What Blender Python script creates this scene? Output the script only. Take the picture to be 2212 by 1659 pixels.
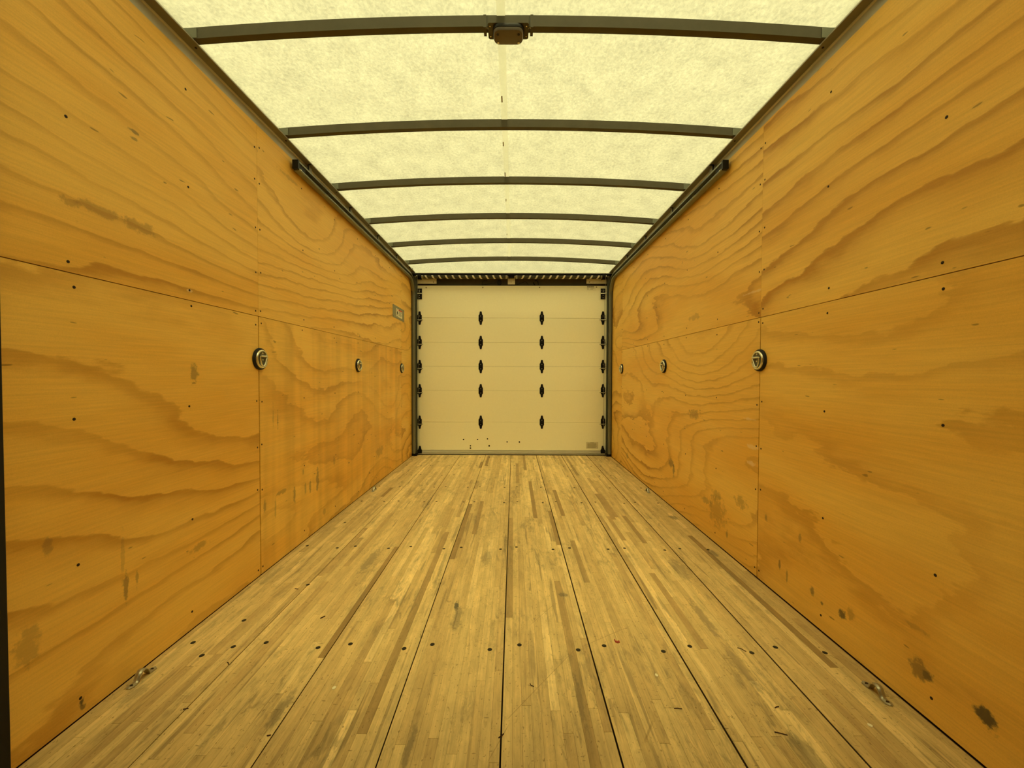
import bpy, bmesh, math, random
from mathutils import Vector, Matrix
R = random.Random(7)
for o in list(bpy.data.objects): bpy.data.objects.remove(o)
S = bpy.context.scene
C = S.collection
PI = math.pi

# ------------------------------------------------------------------ camera
F_PX, PITCH, YAW, ROLL, CAM_H = 887.7, 0.0209, 0.0040, 0.0028, 0.9473
XL, XR, YD, YF = -1.1916, 1.1464, 4.859, -0.12     # left / right liner, door end, front end
cam_d = bpy.data.cameras.new('camera'); cam = bpy.data.objects.new('camera', cam_d); C.objects.link(cam)
cam_d.sensor_fit = 'HORIZONTAL'; cam_d.sensor_width = 36; cam_d.lens = F_PX / 2212 * 36
cam_d.clip_start = 0.02; cam_d.clip_end = 100
ROT = Matrix.Rotation(YAW, 3, 'Z') @ Matrix.Rotation(PI/2 - PITCH, 3, 'X') @ Matrix.Rotation(ROLL, 3, 'Z')
cam.matrix_world = Matrix.Translation((0, 0, CAM_H)) @ ROT.to_4x4()
S.camera = cam

# ------------------------------------------------------------------ daylight outside the box, exposure
w = bpy.data.worlds.new('sky'); S.world = w; w.use_nodes = True
bg = w.node_tree.nodes['Background']; bg.inputs[0].default_value = (0.90, 0.95, 1.0, 1); bg.inputs[1].default_value = 0.75
sd = bpy.data.lights.new('sun', 'SUN'); sd.energy = 6.1; sd.angle = math.radians(2); sd.color = (1, 0.97, 0.92)
sun = bpy.data.objects.new('sun', sd); C.objects.link(sun); sun.rotation_euler = (math.radians(33), math.radians(2), 0); sun.location = (0, 0, 6)
vs = S.view_settings; vs.view_transform = 'Standard'; vs.look = 'None'; vs.gamma = 1; vs.use_curve_mapping = False
vs.exposure = 0.0

# ------------------------------------------------------------------ helpers
def ray(px, py):
    return ROT @ Vector(((px - 1106) / F_PX, -(py - 829.5) / F_PX, -1))
def at_x(px, py, X): d = ray(px, py); k = X / d.x; return Vector((X, d.y * k, CAM_H + d.z * k))
def at_y(px, py, Y): d = ray(px, py); k = Y / d.y; return Vector((d.x * k, Y, CAM_H + d.z * k))
def at_z(px, py, Z=0.0): d = ray(px, py); k = (Z - CAM_H) / d.z; return Vector((d.x * k, d.y * k, Z))

class MB:
    def __init__(s): s.v = []; s.f = []
    def add(s, vs_, fs): n = len(s.v); s.v += [tuple(v) for v in vs_]; s.f += [tuple(i + n for i in f) for f in fs]; return s
    def box(s, lo, hi):
        x0, y0, z0 = lo; x1, y1, z1 = hi
        return s.add([(x0,y0,z0),(x1,y0,z0),(x1,y1,z0),(x0,y1,z0),(x0,y0,z1),(x1,y0,z1),(x1,y1,z1),(x0,y1,z1)],
                     [(0,3,2,1),(4,5,6,7),(0,1,5,4),(1,2,6,5),(2,3,7,6),(3,0,4,7)])
    def ext(s, poly, a, b, axis='y'):
        """extrude closed 2D poly between a and b along axis; 2D = remaining axes in order"""
        def P(u, v, t): return {'x': (t,u,v), 'y': (u,t,v), 'z': (u,v,t)}[axis]
        n = len(poly)
        vs_ = [P(u, v, a) for u, v in poly] + [P(u, v, b) for u, v in poly]
        fs = [tuple(range(n))[::-1], tuple(range(n, 2*n))] + [(i, (i+1) % n, n+(i+1) % n, n+i) for i in range(n)]
        return s.add(vs_, fs)
    def cyl(s, p0, p1, r0, r1=None, n=12, cap=True):
        r1 = r0 if r1 is None else r1
        p0, p1 = Vector(p0), Vector(p1); d = (p1 - p0).normalized()
        a = d.orthogonal().normalized(); b = d.cross(a)
        ring = lambda p, r: [p + (a*math.cos(2*PI*i/n) + b*math.sin(2*PI*i/n)) * r for i in range(n)]
        fs = [(i, (i+1) % n, n+(i+1) % n, n+i) for i in range(n)]
        if cap: fs += [tuple(range(n))[::-1], tuple(range(n, 2*n))]
        return s.add(ring(p0, r0) + ring(p1, r1), fs)
    def tube(s, pts, r, n=8, closed=False):
        pts = [Vector(p) for p in pts]; m = len(pts); vs_ = []; up = None
        for i, p in enumerate(pts):
            q0 = pts[(i-1) % m] if (closed or i > 0) else p; q1 = pts[(i+1) % m] if (closed or i < m-1) else p
            t = (q1 - q0).normalized()
            up = t.orthogonal().normalized() if up is None else (up - t * up.dot(t)).normalized()
            b = t.cross(up)
            vs_ += [p + (up*math.cos(2*PI*k/n) + b*math.sin(2*PI*k/n)) * r for k in range(n)]
        fs = []
        for i in range(m if closed else m-1):
            j = (i+1) % m
            fs += [(i*n+k, i*n+(k+1) % n, j*n+(k+1) % n, j*n+k) for k in range(n)]
        if not closed: fs += [tuple(range(n))[::-1], tuple(range((m-1)*n, m*n))]
        return s.add(vs_, fs)
    def sweep(s, poly, frames):
        """poly 2D (a,n); frames (origin, A, N)"""
        n = len(poly); vs_ = []
        for o, A, N in frames: vs_ += [Vector(o) + Vector(A)*a + Vector(N)*b for a, b in poly]
        m = len(frames); fs = []
        for i in range(m-1): fs += [(i*n+k, i*n+(k+1) % n, (i+1)*n+(k+1) % n, (i+1)*n+k) for k in range(n)]
        fs += [tuple(range(n))[::-1], tuple(range((m-1)*n, m*n))]
        return s.add(vs_, fs)
    def lathe(s, prof, n=32, axis='x'):
        """prof list of (radius, h) around axis x"""
        vs_ = []; m = len(prof)
        for i in range(n):
            c, q = math.cos(2*PI*i/n), math.sin(2*PI*i/n)
            vs_ += [{'x': (h, r*c, r*q), 'z': (r*c, r*q, h)}[axis] for r, h in prof]
        return s.add(vs_, [(i*m+k, i*m+k+1, ((i+1) % n)*m+k+1, ((i+1) % n)*m+k) for i in range(n) for k in range(m-1)])
    def mesh(s, name, mat, smooth=False):
        me = bpy.data.meshes.new(name); me.from_pydata(s.v, [], s.f); me.materials.append(mat)
        bm = bmesh.new(); bm.from_mesh(me); bmesh.ops.recalc_face_normals(bm, faces=bm.faces); bm.to_mesh(me); bm.free()
        if smooth:
            for p in me.polygons: p.use_smooth = True
            me.set_sharp_from_angle(angle=math.radians(40))
        return me
    def build(s, name, mat, parent=None, smooth=False, loc=None):
        return link(name, s.mesh(name, mat, smooth), parent, loc)
def link(name, me, parent=None, loc=None):
    o = bpy.data.objects.new(name, me); C.objects.link(o)
    if parent: o.parent = parent
    if loc is not None: o.location = loc
    return o
def tag(o, label, cat, group=None):
    o['label'] = label; o['category'] = cat
    if group: o['group'] = group
    return o
def thing(name, label, cat, loc=(0,0,0), rot=(0,0,0), group=None):
    o = bpy.data.objects.new(name, None); C.objects.link(o); o.location = loc; o.rotation_euler = rot; o.empty_display_size = .05
    return tag(o, label, cat, group)
def struct(o, label=None, cat=None):
    o['kind'] = 'structure'
    if label: o['label'] = label
    if cat: o['category'] = cat
    return o

# ------------------------------------------------------------------ materials
class T:
    """small node-tree helper"""
    def __init__(s, name):
        s.m = bpy.data.materials.new(name); s.m.use_nodes = True; s.t = s.m.node_tree; s.n = s.t.nodes
        s.b = s.n['Principled BSDF']; s.out = s.n['Material Output']
    def _in(s, sock, v):
        if v is None: return
        if isinstance(v, bpy.types.NodeSocket): s.t.links.new(v, sock)
        elif isinstance(v, (tuple, list)) and len(v) == 3 and sock.type == 'RGBA': sock.default_value = (*v, 1)
        else: sock.default_value = v
    def math(s, op, a, b=None, c=None, clamp=False):
        n = s.n.new('ShaderNodeMath'); n.operation = op; n.use_clamp = clamp
        for i, v in enumerate((a, b, c)): s._in(n.inputs[i], v)
        return n.outputs[0]
    def vmath(s, op, a, b=None):
        n = s.n.new('ShaderNodeVectorMath'); n.operation = op; s._in(n.inputs[0], a); s._in(n.inputs[1], b)
        return n.outputs['Value'] if op in ('LENGTH', 'DISTANCE', 'DOT_PRODUCT') else n.outputs[0]
    def mix(s, f, a, b, mode='MIX'):
        n = s.n.new('ShaderNodeMix'); n.data_type = 'RGBA'; n.blend_type = mode
        s._in(n.inputs[0], f); s._in(n.inputs[6], a); s._in(n.inputs[7], b); return n.outputs[2]
    def pos(s): return s.n.new('ShaderNodeNewGeometry').outputs['Position']
    def noise(s, vec, scale=1, detail=2, rough=.5, dist=0):
        n = s.n.new('ShaderNodeTexNoise'); s._in(n.inputs['Vector'], vec)
        n.inputs['Scale'].default_value = scale; n.inputs['Detail'].default_value = detail
        n.inputs['Roughness'].default_value = rough; n.inputs['Distortion'].default_value = dist; return n.outputs['Fac']
    def step(s, v, a, b, c=0., d=1.):
        n = s.n.new('ShaderNodeMapRange'); n.interpolation_type = 'SMOOTHSTEP'; s._in(n.inputs[0], v)
        for i, q in enumerate((a, b, c, d)): n.inputs[i+1].default_value = q
        return n.outputs[0]
    def map(s, v, a, b, c, d):
        n = s.n.new('ShaderNodeMapRange'); s._in(n.inputs[0], v)
        for i, q in enumerate((a, b, c, d)): n.inputs[i+1].default_value = q
        return n.outputs[0]
    def set(s, **k):
        for a, v in k.items(): s._in(s.b.inputs[a.replace('_', ' ')], v)
        return s
def plain(name, col, rough=.5, metal=0., spec=.5, var=0.1, vscale=30):
    t = T(name); n = t.noise(t.pos(), vscale, 4, .6)
    lo = tuple(c*(1-var) for c in col); hi = tuple(min(1, c*(1+var)) for c in col)
    t.set(Base_Color=t.mix(n, lo, hi), Roughness=rough, Metallic=metal); t.b.inputs['Specular IOR Level'].default_value = spec
    return t.m

def plywood(name, seed, K=8., ystr=.42, zstr=1.5, slope=2.0, jag=.10, broad=.5, tone=1.0, scuffs=(), ghost=0., con=1.):
    """rotary cut softwood: contour lines of a stretched noise field, edges frayed, sharp on one side"""
    t = T(name); p = t.pos()
    sep = t.n.new('ShaderNodeSeparateXYZ'); t._in(sep.inputs[0], p); y, z = sep.outputs[1], sep.outputs[2]
    def V(a, b, k):
        c = t.n.new('ShaderNodeCombineXYZ'); t._in(c.inputs[0], t.math('MULTIPLY', y, a)); t._in(c.inputs[1], t.math('MULTIPLY', z, b)); c.inputs[2].default_value = k; return c.outputs[0]
    n1 = t.noise(V(ystr, zstr, seed), 1, 1.2, .4)
    n2 = t.noise(V(2.2, 5.5, seed+7), 1, 3, .5)
    n3 = t.noise(V(9, 26, seed+13), 1, 3, .6)
    f = t.math('MULTIPLY', n1, K)
    f = t.math('ADD', f, t.math('MULTIPLY', n2, .9)); f = t.math('ADD', f, t.math('MULTIPLY', n3, jag*3))
    f = t.math('ADD', f, t.math('MULTIPLY', z, slope))
    fr = t.math('FRACT', f)
    line = t.math('MULTIPLY', t.step(fr, .66, .93), t.step(fr, .945, 1.0, 1., 0.))
    wide = t.math('MULTIPLY', t.step(fr, .25, .97), t.step(fr, .972, 1.0, 1., 0.))
    bm = t.step(t.noise(V(.9, 1.7, seed+21), 1, 2), .52-.1*broad, .66-.1*broad)
    lm = t.map(t.noise(V(1.5, 3, seed+31), 1, 2), .3, .7, .25, 1.)
    dk = t.math('ADD', t.math('MULTIPLY', t.math('MULTIPLY', line, lm), .62), t.math('MULTIPLY', t.math('MULTIPLY', wide, bm), .40), clamp=True)
    big = t.noise(V(.8, 3.2, seed+3), 1, 3, .55)
    fib = t.noise(V(5, 160, seed+5), 1, 3, .6)
    spk = t.noise(p, 420, 2, .6)
    A = tuple(c*tone for c in (.96, .625, .150)); B = tuple(c*tone for c in (.90, .52, .095)); D = tuple(c*tone for c in (.54, .25, .030))
    col = t.mix(t.step(big, .35, .68), A, B)
    col = t.mix(t.math('MULTIPLY', dk, con), col, D)
    col = t.mix(1., col, t.map(fib, .3, .7, .93, 1.06), 'MULTIPLY')
    col = t.mix(1., col, t.map(spk, .3, .7, .95, 1.04), 'MULTIPLY')
    if ghost:
        g = t.noise(V(11, .5, seed+41), 1, 2)
        col = t.mix(1., col, t.map(g, .35, .65, 1-ghost, 1+ghost*.6), 'MULTIPLY')
    # short dark pin knots / fibre tears
    pk = t.step(t.noise(V(14, 55, seed+51), 1, 1), .765, .80)
    col = t.mix(t.math('MULTIPLY', pk, .55), col, (.12, .055, .012))
    if scuffs:
        wob = t.math('MULTIPLY', t.math('SUBTRACT', t.noise(V(34, 34, seed), 1, 4, .7), .5), 2.6)
        for (sy, sz, ry, rz, c, k) in scuffs:
            a = t.math('MULTIPLY', t.math('SUBTRACT', y, sy), 1/ry); b = t.math('MULTIPLY', t.math('SUBTRACT', z, sz), 1/rz)
            d = t.math('SQRT', t.math('ADD', t.math('MULTIPLY', a, a), t.math('MULTIPLY', b, b)))
            m = t.step(t.math('ADD', d, wob), .55, 1.15, k, 0.)
            col = t.mix(m, col, c)
    t.set(Base_Color=col, Roughness=.48); t.b.inputs['Specular IOR Level'].default_value = .3
    return t.m

def floorwood():
    t = T('worn laminated hardwood'); p = t.pos()
    at = t.n.new('ShaderNodeAttribute'); at.attribute_name = 'tone'
    sc = t.n.new('ShaderNodeSeparateColor'); t._in(sc.inputs[0], at.outputs['Color']); tone, off, gr = sc.outputs[0], sc.outputs[1], sc.outputs[2]
    sep = t.n.new('ShaderNodeSeparateXYZ'); t._in(sep.inputs[0], p); x, y = sep.outputs[0], sep.outputs[1]
    def V(a, b, k=0., strip=True):
        c = t.n.new('ShaderNodeCombineXYZ'); t._in(c.inputs[0], t.math('MULTIPLY', x, a)); t._in(c.inputs[1], t.math('MULTIPLY', y, b))
        if strip: t._in(c.inputs[2], t.math('MULTIPLY_ADD', off, 37., k))
        else: c.inputs[2].default_value = k
        return c.outputs[0]
    ramp = t.n.new('ShaderNodeValToRGB'); t._in(ramp.inputs[0], tone); e = ramp.color_ramp.elements
    e[0].position = 0.; e[0].color = (.30, .185, .068, 1); e[1].position = 1.; e[1].color = (.86, .645, .295, 1)
    for q, c in ((.12, (.42, .28, .112)), (.25, (.555, .385, .160)), (.55, (.665, .48, .205)), (.85, (.755, .56, .245))):
        m = e.new(q); m.color = (*c, 1)
    col = ramp.outputs[0]
    fib = t.noise(V(190, 4.5), 1, 4, .62); col = t.mix(1., col, t.map(fib, .3, .7, .86, 1.10), 'MULTIPLY')
    fig = t.noise(V(30, 2.2, 5.), 1, 3, .55); col = t.mix(1., col, t.map(fig, .3, .7, .85, 1.10), 'MULTIPLY')
    # mineral streaks inside single strips
    ms = t.math('MULTIPLY', t.step(t.noise(V(55, 2.6, 11.), 1, 2), .58, .66), t.step(gr, .45, .8)); col = t.mix(t.math('MULTIPLY', ms, .6), col, (.25, .175, .08))
    # worn grey dirt across strips
    d1 = t.noise(V(7, 2.0, 3., False), 1, 5, .68, .6); d2 = t.noise(V(42, 9, 8., False), 1, 5, .7, .8)
    dirt = t.math('MULTIPLY', t.step(d1, .44, .66), t.step(d2, .44, .64)); col = t.mix(t.math('MULTIPLY', dirt, .62), col, (.19, .15, .075))
    m4 = t.noise(V(26, 11, 21., False), 1, 6, .72, .6); col = t.mix(1., col, t.map(m4, .28, .72, .82, 1.14), 'MULTIPLY')
    m5 = t.step(t.noise(V(90, 34, 27., False), 1, 3, .6, .8), .60, .70); col = t.mix(t.math('MULTIPLY', m5, .30), col, (.26, .165, .06))
    d3 = t.step(t.noise(V(60, 26, 14., False), 1, 4, .65, 1.), .655, .72); col = t.mix(t.math('MULTIPLY', d3, .6), col, (.22, .145, .055))
    # dents and nicks
    nk = t.step(t.noise(V(150, 75, 2., False), 1, 1), .69, .74); col = t.mix(t.math('MULTIPLY', nk, .6), col, (.17, .105, .035))
    nk2 = t.step(t.noise(V(48, 165, 6., False), 1, 1), .71, .76); col = t.mix(t.math('MULTIPLY', nk2, .6), col, (.13, .09, .035))
    big = t.noise(V(1.2, .9, 1., False), 1, 3); col = t.mix(1., col, t.map(big, .3, .7, .92, 1.05), 'MULTIPLY')
    # long scratches: (x0,y0)-(x1,y1)
    for (a, b, c_, d_, wd) in SCR:
        L = math.hypot(c_-a, d_-b); ux, uy = (c_-a)/L, (d_-b)/L
        dx = t.math('SUBTRACT', x, a); dy = t.math('SUBTRACT', y, b)
        s_ = t.math('ADD', t.math('MULTIPLY', dx, ux), t.math('MULTIPLY', dy, uy))
        q = t.math('ABSOLUTE', t.math('ADD', t.math('SUBTRACT', t.math('MULTIPLY', dx, uy), t.math('MULTIPLY', dy, ux)), t.math('MULTIPLY', t.math('SINE', t.math('MULTIPLY', s_, 4.)), .006)))
        m = t.math('MULTIPLY', t.step(q, wd*.4, wd, 1., 0.), t.math('MULTIPLY', t.step(s_, 0, .03), t.step(s_, L-.03, L, 1., 0.)))
        col = t.mix(t.math('MULTIPLY', m, .5), col, (.26, .165, .06))
    # black gouges: (x,y,rx,ry,strength)
    wob = t.math('MULTIPLY', t.math('SUBTRACT', t.noise(V(60, 30, 9., False), 1, 4, .7), .5), 2.2)
    for (a, b, rx, ry, k) in GOUGE:
        u = t.math('MULTIPLY', t.math('SUBTRACT', x, a), 1/rx); v = t.math('MULTIPLY', t.math('SUBTRACT', y, b), 1/ry)
        d = t.math('SQRT', t.math('ADD', t.math('MULTIPLY', u, u), t.math('MULTIPLY', v, v)))
        col = t.mix(t.step(t.math('ADD', d, wob), .5, 1.1, k, 0.), col, (.075, .07, .05))
    t.set(Base_Color=col, Roughness=t.map(fib, .2, .8, .5, .68)); t.b.inputs['Specular IOR Level'].default_value = .3
    return t.m
def px_seg(a, b, wd=.0016):
    p, q = at_z(*a), at_z(*b); return (p.x, p.y, q.x, q.y, wd)
SCR = [px_seg((1050, 1652), (1105, 1560)), px_seg((1090, 1560), (1250, 1400)), px_seg((1250, 1400), (1368, 1352)),
       px_seg((1143, 1352), (1200, 1305)), px_seg((1013, 1420), (1016, 1345)), px_seg((1390, 1610), (1413, 1555), .004)]
def px_g(px, py, rx, ry, k): p = at_z(px, py); return (p.x, p.y, rx, ry, k)
GOUGE = [px_g(986, 1308, .012, .035, .9), px_g(988, 1335, .02, .09, .45), px_g(1216, 1285, .022, .02, .6), px_g(800, 1210, .03, .16, .5), px_g(1050, 1205, .03, .10, .35),
         px_g(1252, 1510, .012, .10, .4), px_g(1520, 1335, .02, .14, .45), px_g(605, 1535, .02, .08, .5), px_g(885, 1615, .012, .07, .5),
         px_g(590, 1240, .02, .12, .35), px_g(1455, 1118, .03, .05, .6), px_g(1540, 1195, .025, .04, .55), px_g(290, 1500, .03, .05, .35), px_g(1600, 1440, .02, .12, .35),
         px_g(1740, 1625, .03, .06, .4), px_g(1468, 1230, .03, .15, .4), px_g(955, 1220, .01, .2, .35), px_g(925, 1085, .012, .25, .4)]

def fibreglass(trans=1.0, tint=(.97, .885, .395), fwd=1.):
    t = T('translucent fibreglass roof'); p = t.pos()
    sep = t.n.new('ShaderNodeSeparateXYZ'); t._in(sep.inputs[0], p); x, y = sep.outputs[0], sep.outputs[1]
    def V(a, b, k=0.):
        c = t.n.new('ShaderNodeCombineXYZ'); t._in(c.inputs[0], t.math('MULTIPLY', x, a)); t._in(c.inputs[1], t.math('MULTIPLY', y, b)); c.inputs[2].default_value = k; return c.outputs[0]
    n1 = t.noise(V(9, 7), 1, 5, .68); n2 = t.noise(V(75, 60, 4), 1, 4, .7, .5)
    wv = t.math('MULTIPLY', t.math('SINE', t.math('MULTIPLY', y, 2*PI/.0052)), .5)
    wx = t.math('MULTIPLY', t.math('SINE', t.math('MULTIPLY', x, 2*PI/.0058)), .35)
    fb = t.step(t.noise(V(110, 22, 6), 1, 2), .63, .72)
    v = t.math('ADD', t.map(n1, .3, .7, -.13, .13), t.map(n2, .25, .75, -.26, .26))
    v = t.math('ADD', v, t.math('MULTIPLY', t.math('ADD', wv, wx), .055)); v = t.math('SUBTRACT', v, t.math('MULTIPLY', fb, .05))
    k = t.math('ADD', v, .80*trans)
    col = t.mix(1., tint, k, 'MULTIPLY')
    tr = t.n.new('ShaderNodeBsdfTranslucent'); t._in(tr.inputs[0], col)
    df = t.n.new('ShaderNodeBsdfDiffuse'); t._in(df.inputs[0], (.62, .58, .34))
    # glass fibre scatters mostly forward: part of the daylight keeps going in a broad lobe
    rf = t.n.new('ShaderNodeBsdfRefraction'); t._in(rf.inputs[0], tuple(c*fwd for c in (.99, .91, .42))); rf.inputs['Roughness'].default_value = .8; rf.inputs['IOR'].default_value = 1.2
    m1 = t.n.new('ShaderNodeMixShader'); m1.inputs[0].default_value = .5
    t.t.links.new(tr.outputs[0], m1.inputs[1]); t.t.links.new(rf.outputs[0], m1.inputs[2])
    mx = t.n.new('ShaderNodeMixShader'); mx.inputs[0].default_value = .20
    t.t.links.new(m1.outputs[0], mx.inputs[1]); t.t.links.new(df.outputs[0], mx.inputs[2]); t.t.links.new(mx.outputs[0], t.out.inputs[0])
    t.n.remove(t.b)
    return t.m

M = {}
M['roof'] = fibreglass()
M['steel'] = plain('galvanised roof bow steel', (.090, .080, .050), .6, .0, .25, .2, 18)
M['gusset'] = plain('pale galvanised gusset', (.15, .155, .11), .5, .1, .4, .1)
M['cup'] = plain('shaded zinc cup', (.20, .19, .14), .38, .7, .5, .2, 60)  # recess shade put into the colour: zinc darkened so the cup looks deeper
M['alu'] = plain('mill aluminium rail', (.55, .54, .47), .42, .3, .5, .08, 14)
M['alu_dark'] = plain('darker aluminium rail underside', (.22, .20, .14), .45, .2, .4, .15, 22)  # darker aluminium tone for the rail undersides and track hanger plates
M['track'] = plain('dull galvanised track', (.19, .195, .15), .36, .5, .5, .15, 25)
M['jamb'] = plain('dark green grey frame', (.055, .06, .042), .5, .2)
M['black'] = plain('black steel', (.007, .006, .006), .6, 0, .15)
M['rubber'] = plain('black rubber', (.012, .011, .010), .65, 0, .3)
M['cap'] = plain('black plastic cap', (.008, .008, .007), .5, 0, .3)
M['zinc'] = plain('zinc plated steel', (.74, .72, .58), .20, .9, .5, .15, 60)
M['zinc_dull'] = plain('dull zinc plated steel', (.42, .41, .32), .40, .8, .5, .2, 60)
M['door'] = plain('white door laminate', (.95, .91, .68), .45, 0, .4, .035, 60)
M['white'] = plain('white painted bracket', (.74, .70, .55), .5, 0, .4, .2, 40)
M['header'] = plain('dark header steel', (.095, .085, .055), .6, 0, .3, .3, 8)
M['screw'] = plain('dark screw head', (.030, .017, .010), .6, 0, .2)
M['hole'] = plain('dark plugged hole', (.032, .026, .017), .8, 0, .1)
M['gap'] = plain('dark red primed backing', (.060, .018, .010), .8, 0, .1)
M['sub'] = plain('dark subfloor', (.035, .022, .012), .9, 0, .1)
M['spring'] = plain('oiled spring steel', (.060, .062, .047), .45, .4, .5, .3, 60)
M['stripe'] = plain('white paint stripe', (.78, .75, .62), .6, 0, .3, .2, 60)
M['signgrey'] = plain('grey sign plate', (.28, .27, .17), .5, 0, .4, .06)
M['paper'] = plain('cream sticker paper', (.90, .86, .66), .6, 0, .3, .04)
M['paper_dim'] = plain('faded sticker', (.62, .57, .38), .6, 0, .3, .05)
M['ink'] = plain('black print', (.035, .028, .02), .6, 0, .2)
M['ink_dim'] = plain('faded print', (.33, .29, .17), .6, 0, .2)
M['red'] = plain('red print', (.62, .06, .02), .6, 0, .2)
M['redbit'] = plain('red plastic', (.30, .025, .012), .45, 0, .4)
M['lens'] = plain('dusty smoked lens', (.125, .10, .070), .35, 0, .5, .15, 50)
M['twig'] = plain('dry brown twig', (.055, .022, .010), .8, 0, .2, .3)
M['chip'] = plain('pale chip', (.85, .80, .58), .7, 0, .2)
M['rough_white'] = plain('scraped wood', (.9, .7, .4), .7)
M['frontwall'] = plain('bulkhead grey darkened to absorb light', (.10, .09, .07), .6)  # dark tone picked to soak up light near the camera
M['floor'] = floorwood()
M['plank'] = plain('plank core', (.10, .06, .025), .8, 0, .1)

# ------------------------------------------------------------------ floor: subfloor, planks, laminated strips, screws
floor = struct(MB().box((XL-.06, YF, -.10), (XR+.06, YD+.12, -.032)).build('floor', M['sub']), 'worn laminated hardwood plank floor with dark seams and screws')
seam_px = [276, 541.6, 811, 1080, 1347.2, 1615, 1882]
sx = [at_z(p, 1659).x for p in seam_px]
edges = [XL+.0015] + sx + [XR-.0015]
gapw = [.0, .0022, .0030, .0032, .0042, .0046, .0052, .0052, .0]
strips = []
for i in range(8):
    x0 = edges[i] + gapw[i]/2; x1 = edges[i+1] - gapw[i+1]/2
    pl = MB().box((x0, YF, -.032), (x1, YD-.002, -.0012)).build('plank', M['plank'], floor)
    w0 = .0272; full = .2983
    start = x1 - full if i == 0 else x0
    for k in range(11):
        a = start + k*full/11; b = start + (k+1)*full/11
        a = max(a, x0); b = min(b, x1) if k < 10 else x1
        if b - a < .006: continue
        y = YF - R.uniform(0, .5)
        while y < YD-.002:
            L = R.choice((.28, .42, .55, .7, .85, 1.05, 1.25)) * R.uniform(.85, 1.15)
            ya, yb = max(y, YF), min(y+L, YD-.002)
            r = R.random()
            tone = R.uniform(.02, .14) if r < .035 else R.uniform(.2, .42) if r < .30 else R.uniform(.42, .78) if r < .86 else R.uniform(.8, 1.)
            if yb - ya > .01: strips.append((pl, a, b, ya, yb, (tone, R.random(), R.random()), R.uniform(-.00025, 0)))
            y += L
vis = [s for s in strips if s[4] > 1.05]
vis.sort(key=lambda s: -((s[2]-s[1]) * (1/max(s[3], .95) - 1/s[4]) / max(s[3], .95)))
near = set(id(s) for s in vis[:300])
def strip_mesh(lst, name):
    mb = MB(); cols = []
    for (pl, a, b, ya, yb, tn, dz) in lst:
        g = .00022
        mb.box((a+g, ya+g*2, -.0012), (b-g, yb-g*2, dz)); cols += [tn]*8
    me = mb.mesh(name, M['floor'])
    at = me.color_attributes.new('tone', 'FLOAT_COLOR', 'POINT')
    for i, c in enumerate(cols): at.data[i].color = (*c, 1)
    return me
for s in strips:
    if id(s) in near: link('strip', strip_mesh([s], 'strip'), s[0])
o = link('strip_field', strip_mesh([s for s in strips if id(s) not in near], 'strip_field'), floor); o['kind'] = 'stuff'
planks = [o for o in floor.children if o.name.startswith('plank')]
scr = MB(); scr.lathe([(0, .0011), (.0045, .0011), (.0062, .0006), (.0082, .0003), (.0082, -.001)], 10, 'z')
scr_me = scr.mesh('screw', M['hole'])
def plank_at(x):
    for i in range(8):
        if edges[i] <= x <= edges[i+1]: return planks[i]
    return planks[0]
row1 = [(417,1388),(504,1397),(575,1388),(687,1399),(757,1391),(873,1401),(934,1392),(1058,1403),(1122,1393),(1249,1404),(1305,1395),(1433,1407),(1490,1396),(1624,1410),(1675,1398),(1782,1410)]
fx = [at_z(*p) for p in row1]
for v in fx: link('screw', scr_me, plank_at(v.x), (v.x, v.y, 0))
for yy in (2.25, 3.07, 3.48, 3.89, 4.30, 4.72):
    for v in fx:
        if yy > 3.2 and R.random() < .35: continue
        x = v.x + R.uniform(-.012, .012)
        link('screw', scr_me, plank_at(x), (x, yy + (v.y-1.43)*.8 + R.uniform(-.006, .006), 0))
for p in ((665, 1263), (745, 1128.5), (527, 1340), (436, 1416)):
    v = at_z(*p); link('screw', scr_me, plank_at(v.x), (v.x, v.y, 0))

# ------------------------------------------------------------------ walls: backing, plywood panels, screws
BK = (.085, .07, .04); BR = (.36, .20, .05); PALE = (.95, .72, .36); DB = (.20, .11, .03)
def wl(px, py, ry, rz, c, k): v = at_x(px, py, XL); return (v.y, v.z, ry, rz, c, k)
def wr(px, py, ry, rz, c, k): v = at_x(px, py, XR); return (v.y, v.z, ry, rz, c, k)
sc_l_low_near = [wl(420, 808, .022, .035, BK, .5), wl(272, 1265, .008, .05, BK, .55), wl(296, 1250, .006, .03, BK, .4), wl(265, 1205, .007, .08, BK, .2),
                 wl(176, 1518, .008, .012, BK, .9), wl(178, 1528, .008, .01, BK, .7), wl(60, 1395, .03, .05, BK, .3), wl(103, 1180, .012, .03, BK, .35), wl(430, 1180, .05, .014, DB, .4)]
sc_l_low_far = [wl(686, 1035, .02, .07, BK, .55), wl(670, 1052, .012, .04, BK, .5), wl(660, 1055, .01, .035, BK, .4), wl(636, 1068, .012, .045, BK, .5), wl(595, 1092, .008, .05, BK, .3), wl(572, 1095, .012, .04, BK, .45), wl(610, 1062, .06, .012, DB, .45),
                wl(655, 1017, .012, .02, BK, .4), wl(700, 1103, .02, .03, DB, .35), wl(820, 975, .10, .05, DB, .4), wl(722, 995, .02, .03, DB, .35), wl(600, 905, .006, .05, DB, .5), wl(590, 895, .006, .05, DB, .3)]
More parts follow.
